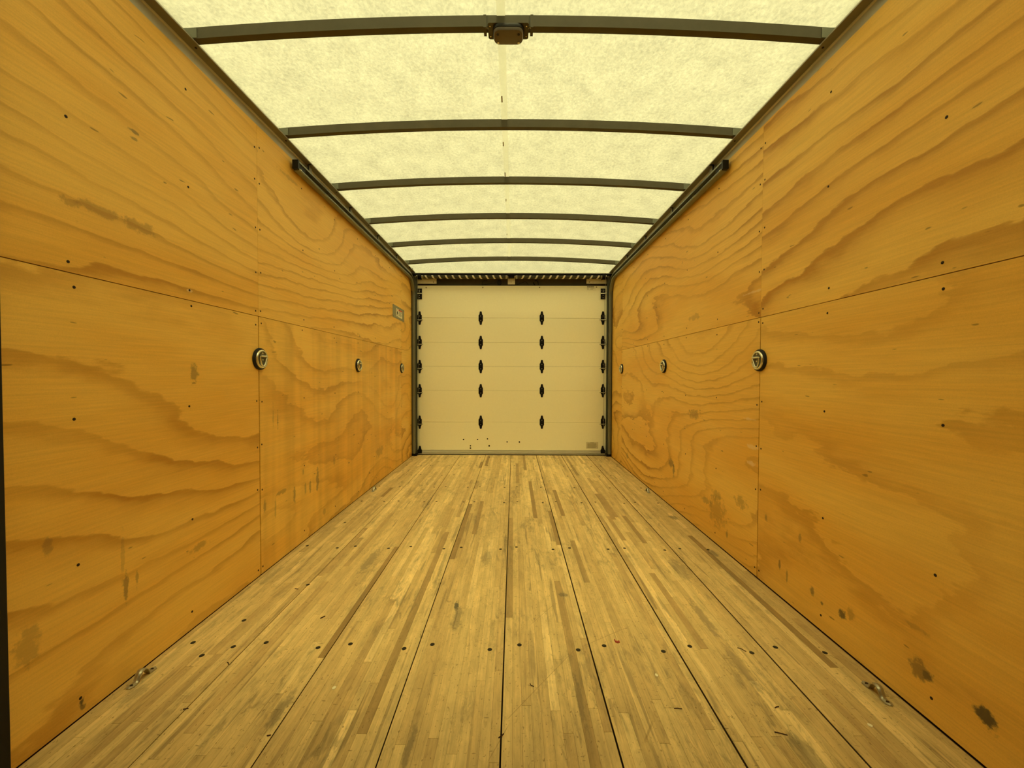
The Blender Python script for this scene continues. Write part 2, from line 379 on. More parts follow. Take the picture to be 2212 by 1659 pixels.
sc_r_low_far = [wr(1450, 1000, .05, .035, BK, .6), wr(1455, 1015, .02, .04, BK, .6), wr(1330, 970, .05, .03, BK, .5), wr(1355, 985, .05, .03, BK, .4), wr(1548, 1070, .05, .03, BK, .3), wr(1525, 1081, .06, .02, BK, .35), wr(1500, 895, .09, .03, BR, .6), wr(1548, 1105, .10, .09, DB, .35),
                wr(1625, 965, .05, .012, PALE, .6), wr(1622, 1000, .04, .012, PALE, .65), wr(1618, 905, .05, .006, PALE, .55), wr(1600, 1085, .06, .03, DB, .4), wr(1570, 1155, .01, .02, BK, .45)]
sc_r_low_near = [wr(1820, 1326, .018, .018, BK, .85), wr(1838, 1330, .02, .02, DB, .4), wr(1988, 1447, .03, .026, BK, .6), wr(2001, 1460, .012, .014, BK, .6), wr(2130, 1553, .022, .025, BK, .92), wr(1655, 1118, .012, .016, BK, .5), wr(1728, 1165, .010, .02, BK, .4), wr(1684, 1220, .008, .02, BK, .6), wr(1700, 1243, .006, .03, BK, .45), wr(1755, 1278, .012, .018, BK, .6), wr(1775, 1303, .006, .006, BK, .7),
                 wr(1978, 1355, .04, .008, DB, .3)]
sc_l_up_near = [wl(150, 437, .03, .012, BR, .5), wl(220, 455, .07, .016, BR, .5), wl(300, 490, .06, .02, BR, .5), wl(290, 285, .02, .006, BK, .6), wl(290, 300, .012, .005, BK, .5), wl(409, 628, .015, .006, PALE, .6)]
sc_r_up_near = []
sc_r_up_far = [wr(1630, 630, .10, .006, PALE, .55), wr(1500, 685, .10, .02, BR, .4)]
sc_l_up_far = [wl(625, 385, .10, .012, BR, .4), wl(556, 325, .004, .01, BK, .2)]
spans = [(YF, 1.9185), (1.9185, 4.3575), (4.3575, YD)]
zs = [(.003, 1.2195), (1.2195, 2.103)]
cfg = {('l',0,0): dict(seed=3.1, K=12, ystr=.40, zstr=1.25, slope=6.5, scuffs=sc_l_low_near, broad=.45),
       ('l',1,0): dict(seed=12.4, K=9., ystr=.7, zstr=1.4, slope=3., scuffs=sc_l_low_far, ghost=.10, jag=.16, broad=.3, con=.6),
       ('l',2,0): dict(seed=22.7, K=10, ystr=.8, zstr=1.6, slope=3.5, jag=.16),
       ('l',0,1): dict(seed=31.5, K=10., ystr=.28, zstr=1.0, slope=10., scuffs=sc_l_up_near, broad=.45),
       ('l',1,1): dict(seed=44.2, K=20., ystr=.45, zstr=1.1, slope=13., scuffs=sc_l_up_far, jag=.18, broad=.1),
       ('l',2,1): dict(seed=51.9, K=10, ystr=.8, zstr=1.6, slope=4.5, jag=.16),
       ('r',0,0): dict(seed=63.3, K=6.5, ystr=.6, zstr=1.4, slope=.8, scuffs=sc_r_low_near, jag=.15, broad=.2, con=.7),
       ('r',1,0): dict(seed=74.8, K=18., ystr=.45, zstr=1.3, slope=8., scuffs=sc_r_low_far, jag=.18, broad=.35),
       ('r',2,0): dict(seed=85.1, K=10, ystr=.8, zstr=1.6, slope=3.5, jag=.16),
       ('r',0,1): dict(seed=97.6, K=9., ystr=.24, zstr=1.0, slope=10., scuffs=sc_r_up_near, broad=.5),
       ('r',1,1): dict(seed=108.2, K=18., ystr=.45, zstr=1.2, slope=12., scuffs=sc_r_up_far, jag=.16, broad=.2),
       ('r',2,1): dict(seed=119.4, K=10, ystr=.8, zstr=1.6, slope=4.5, jag=.16)}
ws = MB().lathe([(0, .0012), (.003, .0012), (.0044, .0004), (.0044, -.001)], 8, 'x').mesh('screw', M['screw'])
ws2 = ws.copy(); ws2.transform(Matrix.Diagonal((-1, 1, 1, 1))); ws2.flip_normals()
seam_z = [2.0, 1.843, 1.63, 1.426, 1.25, 1.19, .82, .615, .41, .03]
mid_z = [1.985, 1.64, 1.258, 1.190, .82, .42, .06]
for sd_, X, sg in (('l', XL, 1), ('r', XR, -1)):
    wall = struct(MB().box(sorted2 := (min(X-sg*.016, X-sg*.075), YF-.05, -.10), (max(X-sg*.016, X-sg*.075), YD+.13, 2.21)).build('wall_left' if sd_ == 'l' else 'wall_right', M['gap']),
                  'left plywood-lined wall of the cargo box' if sd_ == 'l' else 'right plywood-lined wall of the cargo box')
    for iy, (ya, yb) in enumerate(spans):
        for iz, (za, zb) in enumerate(zs):
            g = .0017 if iz == 0 else .0006
            if sd_ == 'r': g *= .8
            mat = plywood('plywood sheet %s%d%d' % (sd_, iy, iz), **cfg[(sd_, iy, iz)])
            lift = {(0,0): 0, (1,0): .0006, (0,1): .0012, (1,1): .0004}.get((iy, iz), 0)*sg
            a, b = sorted((X-sg*.016, X+lift*0))
            hg = .0016 if iy < 2 else .0006
            gl = gr = g
            if iz == 0 and iy < 2: gl, gr = (g, .0034*(1 if sd_ == 'l' else .75)) if iy == 0 else (.0034*(1 if sd_ == 'l' else .75), g*.4)
            pan = MB().box((a, ya+gl, za + (hg if iz else 0)), (b, yb-gr, zb - (0 if iz else hg*.6))).build('plywood_panel', mat, wall)
            cols = [ya+.018, yb-.018] if iy == 1 else [yb-.018] if iy == 0 else [ya+.018]
            for y in cols:
                for z in seam_z:
                    if za < z < zb and not (abs(z-1.02) < .06): link('screw', ws if sd_ == 'l' else ws2, pan, (X, y + R.uniform(-.003, .003), z + R.uniform(-.012, .012)))
            y = 1.9185 - .4065*6
            while y < yb-.1:
                if y > ya+.1 and y > .7:
                    for z in mid_z:
                        if za < z < zb: link('screw', ws if sd_ == 'l' else ws2, pan, (X, y + R.uniform(-.01, .01), z + R.uniform(-.012, .012)))
                y += .4065
struct(MB().box((XL-.07, YF-.05, -.1), (XR+.07, YF, 2.30)).build('wall_front', M['frontwall']), 'unseen bulkhead at the front of the cargo box, kept dark grey to dim the near end')  # unseen wall behind the camera, set close and dark to dim the near walls

# black vertical corner post on the left liner
pe = at_x(27, 1640, XL+.012)
struct(MB().ext([(XL, pe.y-.09), (XL+.012, pe.y-.085), (XL+.012, pe.y-.004), (XL+.008, pe.y), (XL, pe.y)], .003, 2.10, 'z').build('trim_3', M['rubber']), 'black vertical edge strip on the left wall nearest the camera')

# top rails
ZS = 2.147
for nm, X, sg, lb in (('trim_1', XL, 1, 'left'), ('trim_2', XR, -1, 'right')):
    poly = [(X-sg*.02, 2.1035), (X-sg*.004, 2.1035), (X-sg*.004, ZS-.006), (X-sg*.001, ZS-.001), (X+sg*.006, ZS), (X+sg*.006, ZS+.0015), (X+sg*.0375, ZS+.0015), (X+sg*.0375, ZS+.006), (X+sg*.004, ZS+.012), (X-sg*.02, ZS+.012)]
    rail = struct(MB().ext(poly, YF, YD+.02).build(nm, M['alu']), 'aluminium roof rail above the %s plywood wall' % lb)
    MB().box((min(X+sg*.001, X+sg*.0372), YF, ZS-.0005), (max(X+sg*.001, X+sg*.0372), YD, ZS+.0014)).build('underside_plate', M['alu_dark'], rail)

# ------------------------------------------------------------------ roof skin
XM = (XL+XR)/2; HW = (XR-XL)/2
def arch(x, z_mid, rise): u = (x-XM)/HW; return z_mid - rise*u*u
N = 28; mb = MB(); RB = 2.2375
xs = [XL-.07 + (XR-XL+.14)*i/N for i in range(N+1)]
vsx = []; 
ZH = at_y(1100, 588.3, 4.80).z
rows = [(YF-.04, 0), (4.54, 0), (4.62, .12), (4.70, .42), (4.77, .8), (4.82, 1), (4.995, 1)]
for yy, k in rows:
    vsx += [(x, yy, arch(x, RB, .045)*(1-k) + (ZH+.004)*k) for x in xs]
mb.add(vsx, [(r*(N+1)+i, r*(N+1)+i+1, (r+1)*(N+1)+i+1, (r+1)*(N+1)+i) for r in range(len(rows)-1) for i in range(N)])
me = mb.mesh('ceiling', M['roof'], True)
if me.polygons[0].normal.z < 0: me.flip_normals()
roof = struct(link('ceiling', me), 'translucent yellowish fibreglass roof skin')
sxm = at_y(1088, 190, 1.9).x
tl = T('double fibreglass lap'); tb_ = tl.n.new('ShaderNodeBsdfTranslucent'); tl._in(tb_.inputs[0], tl.mix(tl.noise(tl.pos(), 45, 4, .7), (.60, .585, .53), (.74, .725, .67))); tl.t.links.new(tb_.outputs[0], tl.out.inputs[0]); tl.n.remove(tl.b)
lm = MB().add([(sxm-.015, YF, RB-.002), (sxm+.015, YF, RB-.002), (sxm+.015, 4.54, RB-.002), (sxm-.015, 4.54, RB-.002)], [(0, 1, 2, 3)])
lm.build('lap_seam', tl.m, roof)
for p0, p1 in (((1084,208),(1084,221)), ((1087,307),(1088,316)), ((1091,373),(1091,382)), ((1093,430),(1093,435)), ((1095,505),(1095,508))):
    d0 = ray(*p0); d1 = ray(*p1); k0 = (RB-.004-CAM_H)/d0.z; k1 = (RB-.004-CAM_H)/d1.z
    MB().box((d0.x*k0-.003, d0.y*k0, RB-.0045), (d0.x*k0+.003, d1.y*k1, RB-.003)).build('sealant_smear', M['ink_dim'], roof)

# ------------------------------------------------------------------ roof bows
bow_lab = ['nearest grey steel roof bow, the one carrying the dome light', 'second grey steel roof bow counting from the camera', 'third grey steel roof bow counting from the camera',
           'fourth grey steel roof bow counting from the camera', 'fifth grey steel roof bow, next to last before the door', 'farthest grey steel roof bow, just before the roll-up door']
for k in range(6):
    yb = 1.527 + .597*k; yf = yb - .028
    t = thing('roof_bow', bow_lab[k], 'roof bow', (XM, yf, 2.15), group='steel roof bows')
    pts = []; n = 26; hw = HW + .012
    pr = [(0, 0), (.028, 0), (.028, .004), (.004, .004), (.004, .0385), (.028, .0385), (.028, .0395), (0, .0395)]
    fr = []
    for i in range(n+1):
        x = -hw + 2*hw*i/n; z = arch(XM+x, 2.198, .046)
        fr.append(((x, 0, z-2.15), (0, 1, 0), (0, 0, 1)))
    MB().sweep(pr, fr).build('channel', M['steel'], t)
    for sg in (-1, 1):
        xe = sg*(HW-.03); ze = arch(XM+xe, 2.198, .046)-2.15
        a, b = sorted((xe-sg*.02, xe+sg*.035))
        MB().box((a, -.003, ze+.002), (b, -.0002, ze+.036)).build('end_gusset', M['gusset'], t)
        MB().cyl((xe+sg*.008, .03, ZS-2.15-.0025), (xe+sg*.008, .03, ZS-2.15+.0012), .004, n=8).build('rivet', M['screw'], t)

# ------------------------------------------------------------------ dome light under the first bow
lx = at_y(1098, 85, 1.5).x
dl = thing('dome_light', 'small dusty rectangular dome light bracketed under the nearest roof bow', 'light', (lx, 1.51, 2.194))
def rrect(hx, hy, r, n=5):
    out = []
    for cx_, cy_, a0 in ((hx-r, hy-r, 0), (-hx+r, hy-r, 90), (-hx+r, -hy+r, 180), (hx-r, -hy+r, 270)):
        out += [(cx_ + r*math.cos(math.radians(a0+90*i/n)), cy_ + r*math.sin(math.radians(a0+90*i/n))) for i in range(n+1)]
    return out
br = MB().ext(rrect(.073, .036, .008), -.0045, -.002, 'z'); br.box((-.073, -.0165, -.002), (.073, -.0115, .036))
br.build('bracket', M['steel'], dl)
for sg in (-1, 1):
    c = MB(); a, b = sorted((sg*.079, sg*.089))
    c.box((a, -.0175, -.004), (b, -.0115, .040)); c.box((a, -.0145, -.0045), (b, .022, -.0015)); c.box((a, .019, -.0045), (b, .022, .040))
    cl = c.build('clamp', M['steel'], dl)
    MB().tube([(sg*.072, -.010, -.004), (sg*.077, -.019, -.005), (sg*.080, -.012, -.004)], .0016, 6).build('clip_wire', M['zinc_dull'], dl)
h = MB(); rings = [(.055, .036, -.0046), (.056, .037, -.010), (.055, .036, -.016)]
prof = []
for hx, hy, z in rings: prof.append([(x, y, z) for x, y in rrect(hx, hy, .024, 6)])
nn = len(prof[0]); h.add([v for ring in prof for v in ring], [(j*nn+i, j*nn+(i+1) % nn, (j+1)*nn+(i+1) % nn, (j+1)*nn+i) for j in range(2) for i in range(nn)] + [tuple(range(nn)), tuple(range(2*nn, 3*nn))])
h.build('housing', M['cap'], dl, True)
L_ = MB(); prof = [[(x, y, z) for x, y in rrect(hx, hy, rr, 6)] for hx, hy, rr, z in ((.0535, .0345, .023, -.0165), (.0535, .0345, .023, -.022), (.051, .032, .021, -.027), (.044, .025, .017, -.0295))]
L_.add([v for ring in prof for v in ring], [(j*nn+i, j*nn+(i+1) % nn, (j+1)*nn+(i+1) % nn, (j+1)*nn+i) for j in range(3) for i in range(nn)] + [tuple(range(nn)), tuple(range(3*nn, 4*nn))])
lens = L_.build('lens', M['lens'], dl, True)
for sg in (-1, 1):
    MB().cyl((sg*.037, -.017, -.031), (sg*.037, -.017, -.026), .0045, n=12).build('screw_recess', M['cap'], lens)
    MB().cyl((sg*.037, .019, -.0315), (sg*.037, .019, -.026), .0042, .005, n=12).build('screw', M['zinc'], lens)
    for yy in (-.022, .022): MB().cyl((sg*.065, yy, -.0058), (sg*.065, yy, -.0040), .0024, n=8).build('rivet', M['zinc'], dl)

# ------------------------------------------------------------------ rear frame (header, jambs, sill)
wb = struct(MB().box((XL-.07, 4.93, 1.98), (XR+.07, 5.0, ZH-.002)).build('wall_back', M['header']), 'dark rear frame around the roll-up door')
ztop = at_y(1100, 588.3, 4.80).z
MB().ext([(4.79, ztop-.012), (4.80, ztop), (4.98, ztop), (4.98, ztop-.012)], XL-.016, XR+.016, 'x').build('header_lip', M['alu'], wb)
MB().box((XL-.016, 4.80, ztop-.032), (XR+.016, 4.97, ztop-.0125)).build('header_angle', M['black'], wb)
MB().box((XL-.07, 4.86, -.1), (XL-.004, 5.0, 2.21)).build('jamb_closure', M['header'], wb)
MB().box((XR+.004, 4.86, -.1), (XR+.07, 5.0, 2.21)).build('jamb_closure', M['header'], wb)
MB().box((XL-.07, 4.90, -.1), (XR+.07, 5.0, .001)).build('sill', M['black'], wb)
MB().box((XL-.07, 4.945, -.02), (XR+.07, 5.0, 2.0)).build('outer_skin', M['header'], wb)
for X, sg in ((XL, 1), (XR, -1)):
    a, b = sorted((X, X+sg*.053))
    MB().box((a, 4.830, .002), (b, 4.862, ztop-.034)).build('jamb', M['jamb'], wb)
    a, b = sorted((X, X+sg*.018)); MB().box((a, 4.795, .002), (b, 4.83, 1.93)).build('track_angle', M['jamb'], wb)
    MB().box((min(X, X+sg*.058), 4.79, .001), (max(X, X+sg*.058), 4.86, .030)).build('jamb_foot', M['black'], wb)

# ------------------------------------------------------------------ roll-up door
DY = 4.878
dz = lambda py: at_y(1105, py, DY).z
dxl, dxr = at_y(901.5, 800, DY).x, at_y(1309.5, 800, DY).x
door = struct(MB().box((dxl+.02, DY+.022, .06), (dxr-.02, DY+.03, dz(620))).build('door_1', M['header']), 'closed white roll-up rear door of six horizontal panels with black hinges')
seams = [617, 687.2, 739.8, 791.8, 844, 912, 972.5]
panels = []
for a, b in zip(seams[:-1], seams[1:]):
    z1, z0 = dz(a)-.0008, dz(b)+.0008
    panels.append(MB().ext([(DY+.002, z0), (DY, z0+.002), (DY, z1-.002), (DY+.002, z1), (DY+.022, z1), (DY+.022, z0)], dxl, dxr, 'x').build('door_panel', M['door'], door))
zb = dz(972.5); zt = dz(981.2)
q = zb - zt
MB().ext([(DY+.02, zt), (DY-.010, zt), (DY-.010, zt+q*.20), (DY-.004, zt+q*.24), (DY-.004, zt+q*.32), (DY-.012, zt+q*.36), (DY-.012, zt+q*.52), (DY-.005, zt+q*.56), (DY-.005, zt+q*.92), (DY-.008, zt+q), (DY+.02, zt+q)], dxl+.004, dxr-.004, 'x').build('bottom_rail', M['alu'], door)
MB().box((dxl+.004, DY-.006, .002), (dxr-.004, DY+.02, zt)).build('bottom_seal', M['rubber'], door)
# hinges
def hinge_outline(cut=False):
    hw_, s1 = .0262, .030
    pts = [(.0075, .079), (.0115, .074), (.0165, .045), (.0262, .033), (.0262, -.033), (.0165, -.045), (.0115, -.074), (.0075, -.079)]
    out = pts + [(-x, z) for x, z in reversed(pts)]
    return out
def hinge_mesh():
    mb = MB().ext(hinge_outline(), -.003, 0, 'y')
    mb.cyl((-.0255, -.006, 0), (.0255, -.006, 0), .0062, n=10)
    mb.ext([(-.024, .008), (.024, .008), (.024, .031), (-.024, .031)], -.007, -.002, 'y')
    mb.ext([(-.024, -.031), (.024, -.031), (.024, -.009), (-.024, -.009)], -.005, -.002, 'y')
    return mb.mesh('hinge', M['black'])
hm = hinge_mesh()
boltm = MB().cyl((0, -.0095, 0), (0, -.004, 0), .0042, .0048, n=8).mesh('bolt', M['zinc_dull'])
rollm = MB().cyl((-.045, 0, 0), (.045, 0, 0), .0048, n=8).mesh('roller_stem', M['zinc_dull'])
hx = [906.5, 1038.5, 1170.5, 1302.5]
for py in seams[1:-1]:
    for i, px in enumerate(hx):
        c = at_y(px, py, DY)
        hg = link('hinge', hm, door, (c.x, DY, c.z))
        for zz in (.030 - .006, -.027): link('bolt', boltm, hg, (0, 0, zz))
        if i in (0, 3):
            link('roller_stem', rollm, hg, (-.004 if i == 0 else .004, -.012, -.022))
for px in (906.5, 1302.5):
    sg = 1 if px < 1100 else -1
    c = at_y(px+1.2*sg*0, 635, DY)
    mb = MB().box((-.028, -.004, -.063), (.028, 0, .063)); mb.box((-.028, -.014, -.005), (.028, -.003, .012)); mb.box((-.028, -.010, .012), (.028, -.003, .060)); mb.box((-.024, -.008, -.06), (.024, -.003, -.006))
    tb = mb.build('top_bracket', M['black'], door, loc=(c.x, DY, c.z))
    MB().box((-.004, -.0115, .020), (.004, -.009, .048)).build('slot_plate', M['zinc_dull'], tb)
    for xx in (-.017, .017): MB().cyl((xx, -.0115, .040), (xx, -.009, .040), .003, n=8).build('bolt', M['zinc_dull'], tb)
    for zz in (-.018, -.046): MB().cyl((0, -.011, zz), (0, -.006, zz), .005, n=8).build('bolt', M['zinc_dull'], tb)
    link('roller_stem', rollm, tb, (-.012*sg, -.018, .002))
    c = at_y(px+.8*sg, 979, DY)
    MB().ext([(-.026, 0), (.026, 0), (.026, .038), (.0165, .050), (.0105, .082), (.006, .088), (-.006, .088), (-.0105, .082), (-.0165, .050), (-.026, .038)], -.016, -.001, 'y').build('bottom_bracket', M['black'], door, loc=(c.x, DY, c.z))
# plugged holes and screws on the door skin
for px, py, r in ((1001.3,949.3,.009),(1031.5,949.3,.008),(1053,948,.008),(1016.3,963,.008),(1016.3,968,.009),(1056.7,963,.010),(1095.4,954.6,.008),(1122,954.8,.009)):
    c = at_y(px, py, DY); MB().cyl((c.x, DY-.0012, c.z), (c.x, DY+.001, c.z), r, n=12).build('plugged_hole', M['hole'], door)
for px, py in ((920.7,621.2),(1043,621),(1165.5,620.8),(1288.5,620.2)):
    c = at_y(px, py, DY); MB().cyl((c.x, DY-.0015, c.z), (c.x, DY+.001, c.z), .0085, n=10).build('door_screw', M['ink_dim'], door)
# stickers on the door
def slab(x0, y0, x1, y1, d0, d1, name, mat, parent):
    a = at_y(x0, y0, DY); b = at_y(x1, y1, DY)
    return MB().box((min(a.x, b.x), DY-d1, min(a.z, b.z)), (max(a.x, b.x), DY-d0, max(a.z, b.z))).build(name, mat, parent)
st = slab(1267, 617.8, 1287, 628, -.0005, .0006, 'maker_sticker', M['paper'], door)
xx = 1268.2
for wd_ in (2.0, 1.6, 2.2, 1.5, 2.3, 1.7, 1.9):
    slab(xx, 618.7, xx+wd_, 620.7, .0005, .0010, 'print_mark', M['ink'], st); xx += wd_+.35
slab(1269, 623.3, 1271, 625.3, .0005, .0010, 'print_mark', M['ink_dim'], st)
for k, (a, b) in enumerate(((1275, 1284), (1277, 1282), (1274, 1281))): slab(a, 622.8+k*1.1, b, 623.2+k*1.1, .0005, .0010, 'print_line', M['ink_dim'], st)
st2 = slab(1266.3, 955, 1292, 969, -.0005, .0006, 'notice_sticker', M['paper_dim'], door)
slab(1275, 955.6, 1283, 956.8, .0005, .001, 'print_line', M['ink_dim'], st2)
for k, b in enumerate((1288, 1288, 1289, 1287, 1289, 1286, 1288)): slab(1268.5+R.uniform(0, .8), 957.6+k*1.5, b, 958.6+k*1.5, .0005, .001, 'print_line', M['ink_dim'], st2)

# ------------------------------------------------------------------ door tracks
def track(sg, X, lab, bl):
    t = thing('door_track', lab, 'door track', (X, 4.80, .004), group='overhead door tracks')
    W = .030; x0 = sg*.014
    pr = [(0, .025), (W, .025), (W, .016), (W-.003, .016), (W-.003, .022), (.003, .022), (.003, -.022), (W-.006, -.022), (W-.0035, -.0195), (W-.003, -.0135), (W, -.0125), (W+.001, -.018), (W-.002, -.0225), (W-.007, -.025), (0, -.025)]
    zc, r = 2.0635-.20, .20; yv = 4.805
    path = [(2.213, zc+r, 0)] + [(2.213+(yv-r-2.213)*k/6, zc+r, 0) for k in range(1, 7)]
    path += [(yv-r+r*math.sin(a), zc+r*math.cos(a), a) for a in [PI/2*i/12 for i in range(1, 13)]]
    path += [(yv, 1.2, PI/2), (yv, .03, PI/2)]
    fr = [((x0, y-4.80, z-.004), (sg, 0, 0), (0, math.sin(a), math.cos(a))) for y, z, a in path]
    MB().sweep(pr, fr).build('channel', M['track'], t, True)
    xa, xb = sorted((x0-sg*.001, x0+sg*.0305))
    cap = MB().ext([(xa, 2.043), (xa+.004, 2.0405), (xb-.004, 2.0405), (xb, 2.044), (xb, 2.0895), (xa, 2.0895)], 2.200-4.80, 2.214-4.80); cap.v = [(x, y, z-.004) for x, y, z in cap.v]
    cap.build('end_stop', M['cap'], t)
    xi0, xi1 = sorted((x0+sg*.004, x0+sg*.0262)); MB().box((xi0, 2.214-4.8, 2.046-.004), (xi1, 2.285-4.8, 2.084-.004)).build('bumper', M['rubber'], t)
    MB().cyl((x0+sg*.029, 2.228-4.8, 2.0465-.004), (x0+sg*.0335, 2.228-4.8, 2.0465-.004), .0035, n=8).build('bolt', M['zinc'], t)
    for yb_ in (2.36, 2.953, 3.546, 4.12):
        m = MB(); a, b = sorted((x0+sg*.001, x0+sg*.006)); zl, zh = 2.087-.004, 2.1462-.004
        m.box((a, yb_-4.8, zl), (b, yb_-4.8+.008, zh)); a, b = sorted((x0+sg*.001, x0+sg*.022)); m.box((a, yb_-4.8, zh-.002), (b, yb_-4.8+.008, zh)); MB().box((min(x0, x0+sg*.003), yb_-4.8+.008, zl), (max(x0, x0+sg*.003), yb_-4.8+.05, zh)).build('hanger_plate', M['alu_dark'], t)
        m.build('hanger', M['black'], t)
        for q_ in (0, 1, 2):
            if yb_ < 3: MB().cyl((x0+sg*.0022, yb_-4.8+.10+q_*.03, 2.066-.004), (x0+sg*.0045, yb_-4.8+.10+q_*.03, 2.066-.004), .0035, n=6).build('punched_hole', M['cap'], t)
    return t
track(1, XL, 'left roll-up door track, running along the left wall and bending down beside the door', 0)
track(-1, XR, 'right roll-up door track, running along the right wall and bending down beside the door', 0)

# ------------------------------------------------------------------ torsion spring counterbalance above the door
SY = 4.83
zc = at_y(1105, 597.2, SY).z
cb = thing('spring_counterbalance', 'torsion spring shaft with two striped dark coils above the roll-up door', 'spring shaft', (0, SY, zc))
ax = lambda px: at_y(px, 597, SY).x
MB().cyl((ax(896), 0, 0), (ax(1316), 0, 0), .011, n=12).build('shaft', M['zinc_dull'], cb, True)
for (p0, p1, sg) in ((913, 1094, 1), (1116, 1299, -1)):
    a, b = ax(p0), ax(p1); rr = .0265
    n = 120; prof = []
    m = MB(); pts = []
    for i in range(n+1): prof.append((rr + (.0012 if i % 2 else -.0004), a + (b-a)*i/n))
    m.lathe([(.010, a)] + prof + [(.010, b)], 18, 'x')
    sp = m.build('coil_spring', M['spring'], cb, True)
    m = MB(); turns = 12; N_ = turns*18; wd_ = .0105; vv = []
    for i in range(N_+1):
        th = 2*PI*turns*i/N_*sg; u = a + .02 + (b-a-.035)*i/N_
        for du in (-wd_, wd_):
            vv.append((u+du, (rr+.0017)*math.sin(-th), (rr+.0017)*math.cos(-th)))
    m.add(vv, [(2*i, 2*i+1, 2*i+3, 2*i+2) for i in range(N_)])
    m.build('paint_stripe', M['stripe'], sp)
    for p in (p0, p1):
        m = MB().cyl((ax(p)-.012, 0, 0), (ax(p)+.012, 0, 0), .0275, n=16); cn = m.build('spring_cone', M['zinc_dull'], cb)
        for k in range(5):
            an = 2*PI*k/5 + .3; MB().cyl((ax(p)-.0135, .019*math.cos(an), .019*math.sin(an)), (ax(p)+.0135, .019*math.cos(an), .019*math.sin(an)), .004, n=6).build('winding_hole', M['cap'], cn)
def plate(p0, y0, p1, y1, name, mat, yy=.05, th=.003):
    a, b = at_y(p0, y0, SY+yy), at_y(p1, y1, SY+yy)
    return MB().box((a.x, yy, b.z-zc), (b.x, yy+th, a.z-zc)).build(name, mat, cb)
cp = plate(1097, 590, 1112.5, 614.3, 'center_bracket', M['white'], .045)
m = MB().box((ax(1098), -.012, -.014), (ax(1111), .045, .014)); m.build('bearing_block', M['black'], cb)
for px, py in ((1104.5, 609.5), (1101, 600.5)):
    c = at_y(px, py, SY+.043); MB().cyl((c.x, .041, c.z-zc), (c.x, .045, c.z-zc), .005, n=8).build('bolt', M['zinc_dull'], cb)
for p0, p1, pb in ((901, 943, 936.5), (1267, 1310, 1273)):
    plate(p0, 601, p1, 613, 'end_bracket', M['white'], .045)
    c = at_y(pb, 609.3, SY+.043); MB().cyl((c.x, .041, c.z-zc), (c.x, .045, c.z-zc), .005, n=8).build('bolt', M['hole'], cb)
for px, sg in ((905, 1), (1305, -1)):
    m = MB().cyl((ax(px)-.022, 0, 0), (ax(px)+.022, 0, 0), .034, n=18); m.cyl((ax(px)+sg*.022, 0, 0), (ax(px)+sg*.026, 0, 0), .042, n=18)
    m.build('cable_drum', M['black'], cb, True)
    MB().cyl((ax(px)-.02*sg, -.036, -.004), (ax(px)-.012*sg, -.036, -.004), .008, n=8).build('set_screw', M['zinc_dull'], cb)
    MB().tube([(ax(px)-sg*.012, -.034, 0), (ax(px)-sg*.012, .015, -.3), (ax(px)-sg*.010, .02, -(zc-.09))], .0016, 6).build('lift_cable', M['zinc_dull'], cb)

# loose wiring under the spring
def wire(pts, y0, label, r=.0022):
    P = [at_y(px, py, y0 + dy) for px, py, dy in pts]
    out = []
    for i in range(len(P)-1):
        p0, p1, p2, p3 = P[max(i-1, 0)], P[i], P[i+1], P[min(i+2, len(P)-1)]
        for k in range(6):
            t = k/6; out.append(.5*((2*p1) + (p2-p0)*t + (2*p0-5*p1+4*p2-p3)*t*t + (3*p1-p0-3*p2+p3)*t**3))
    out.append(P[-1]); base = P[0]
    return tag(MB().tube([p-base for p in out], r, 6).build('wire', M['rubber'], loc=base, smooth=True), label, 'wire')
wire([(1041, 616.5, .012), (1042, 610, 0), (1046, 606.5, 0), (1053, 606.5, .02)], 4.90, 'short black wire hooked left of the grommet above the door', .003)
wire([(1041, 615.5, .01), (1058, 613, 0), (1072, 611, .02)], 4.90, 'thin black wire running into the grommet above the door')
wire([(1117, 614.5, .012), (1128, 611, 0), (1135, 608.5, 0), (1141, 615, .012)], 4.90, 'thin black wire humped right of the center bracket')
wire([(1156, 606, .02), (1161, 607.5, 0), (1163, 615.5, .01)], 4.90, 'thick black wire bent down, the one farthest right above the door', .005)
wire([(1152, 610.5, .02), (1155, 615.5, .005)], 4.90, 'short thick black wire stub right of the center bracket', .006)
c = at_y(1078.5, 610, 4.915); tag(MB().cyl((0, -.02, 0), (0, .015, 0), .030, n=18).build('grommet', M['rubber'], loc=c, smooth=True), 'round black rubber grommet on the header left of the center bracket', 'grommet')
wire([(884, 577, -.20), (887, 580, -.12), (891, 581, -.06), (892, 586, 0), (896, 589, .02), (897, 592, .03)], 4.78, 'black wire looping at the top left corner above the door', .006)

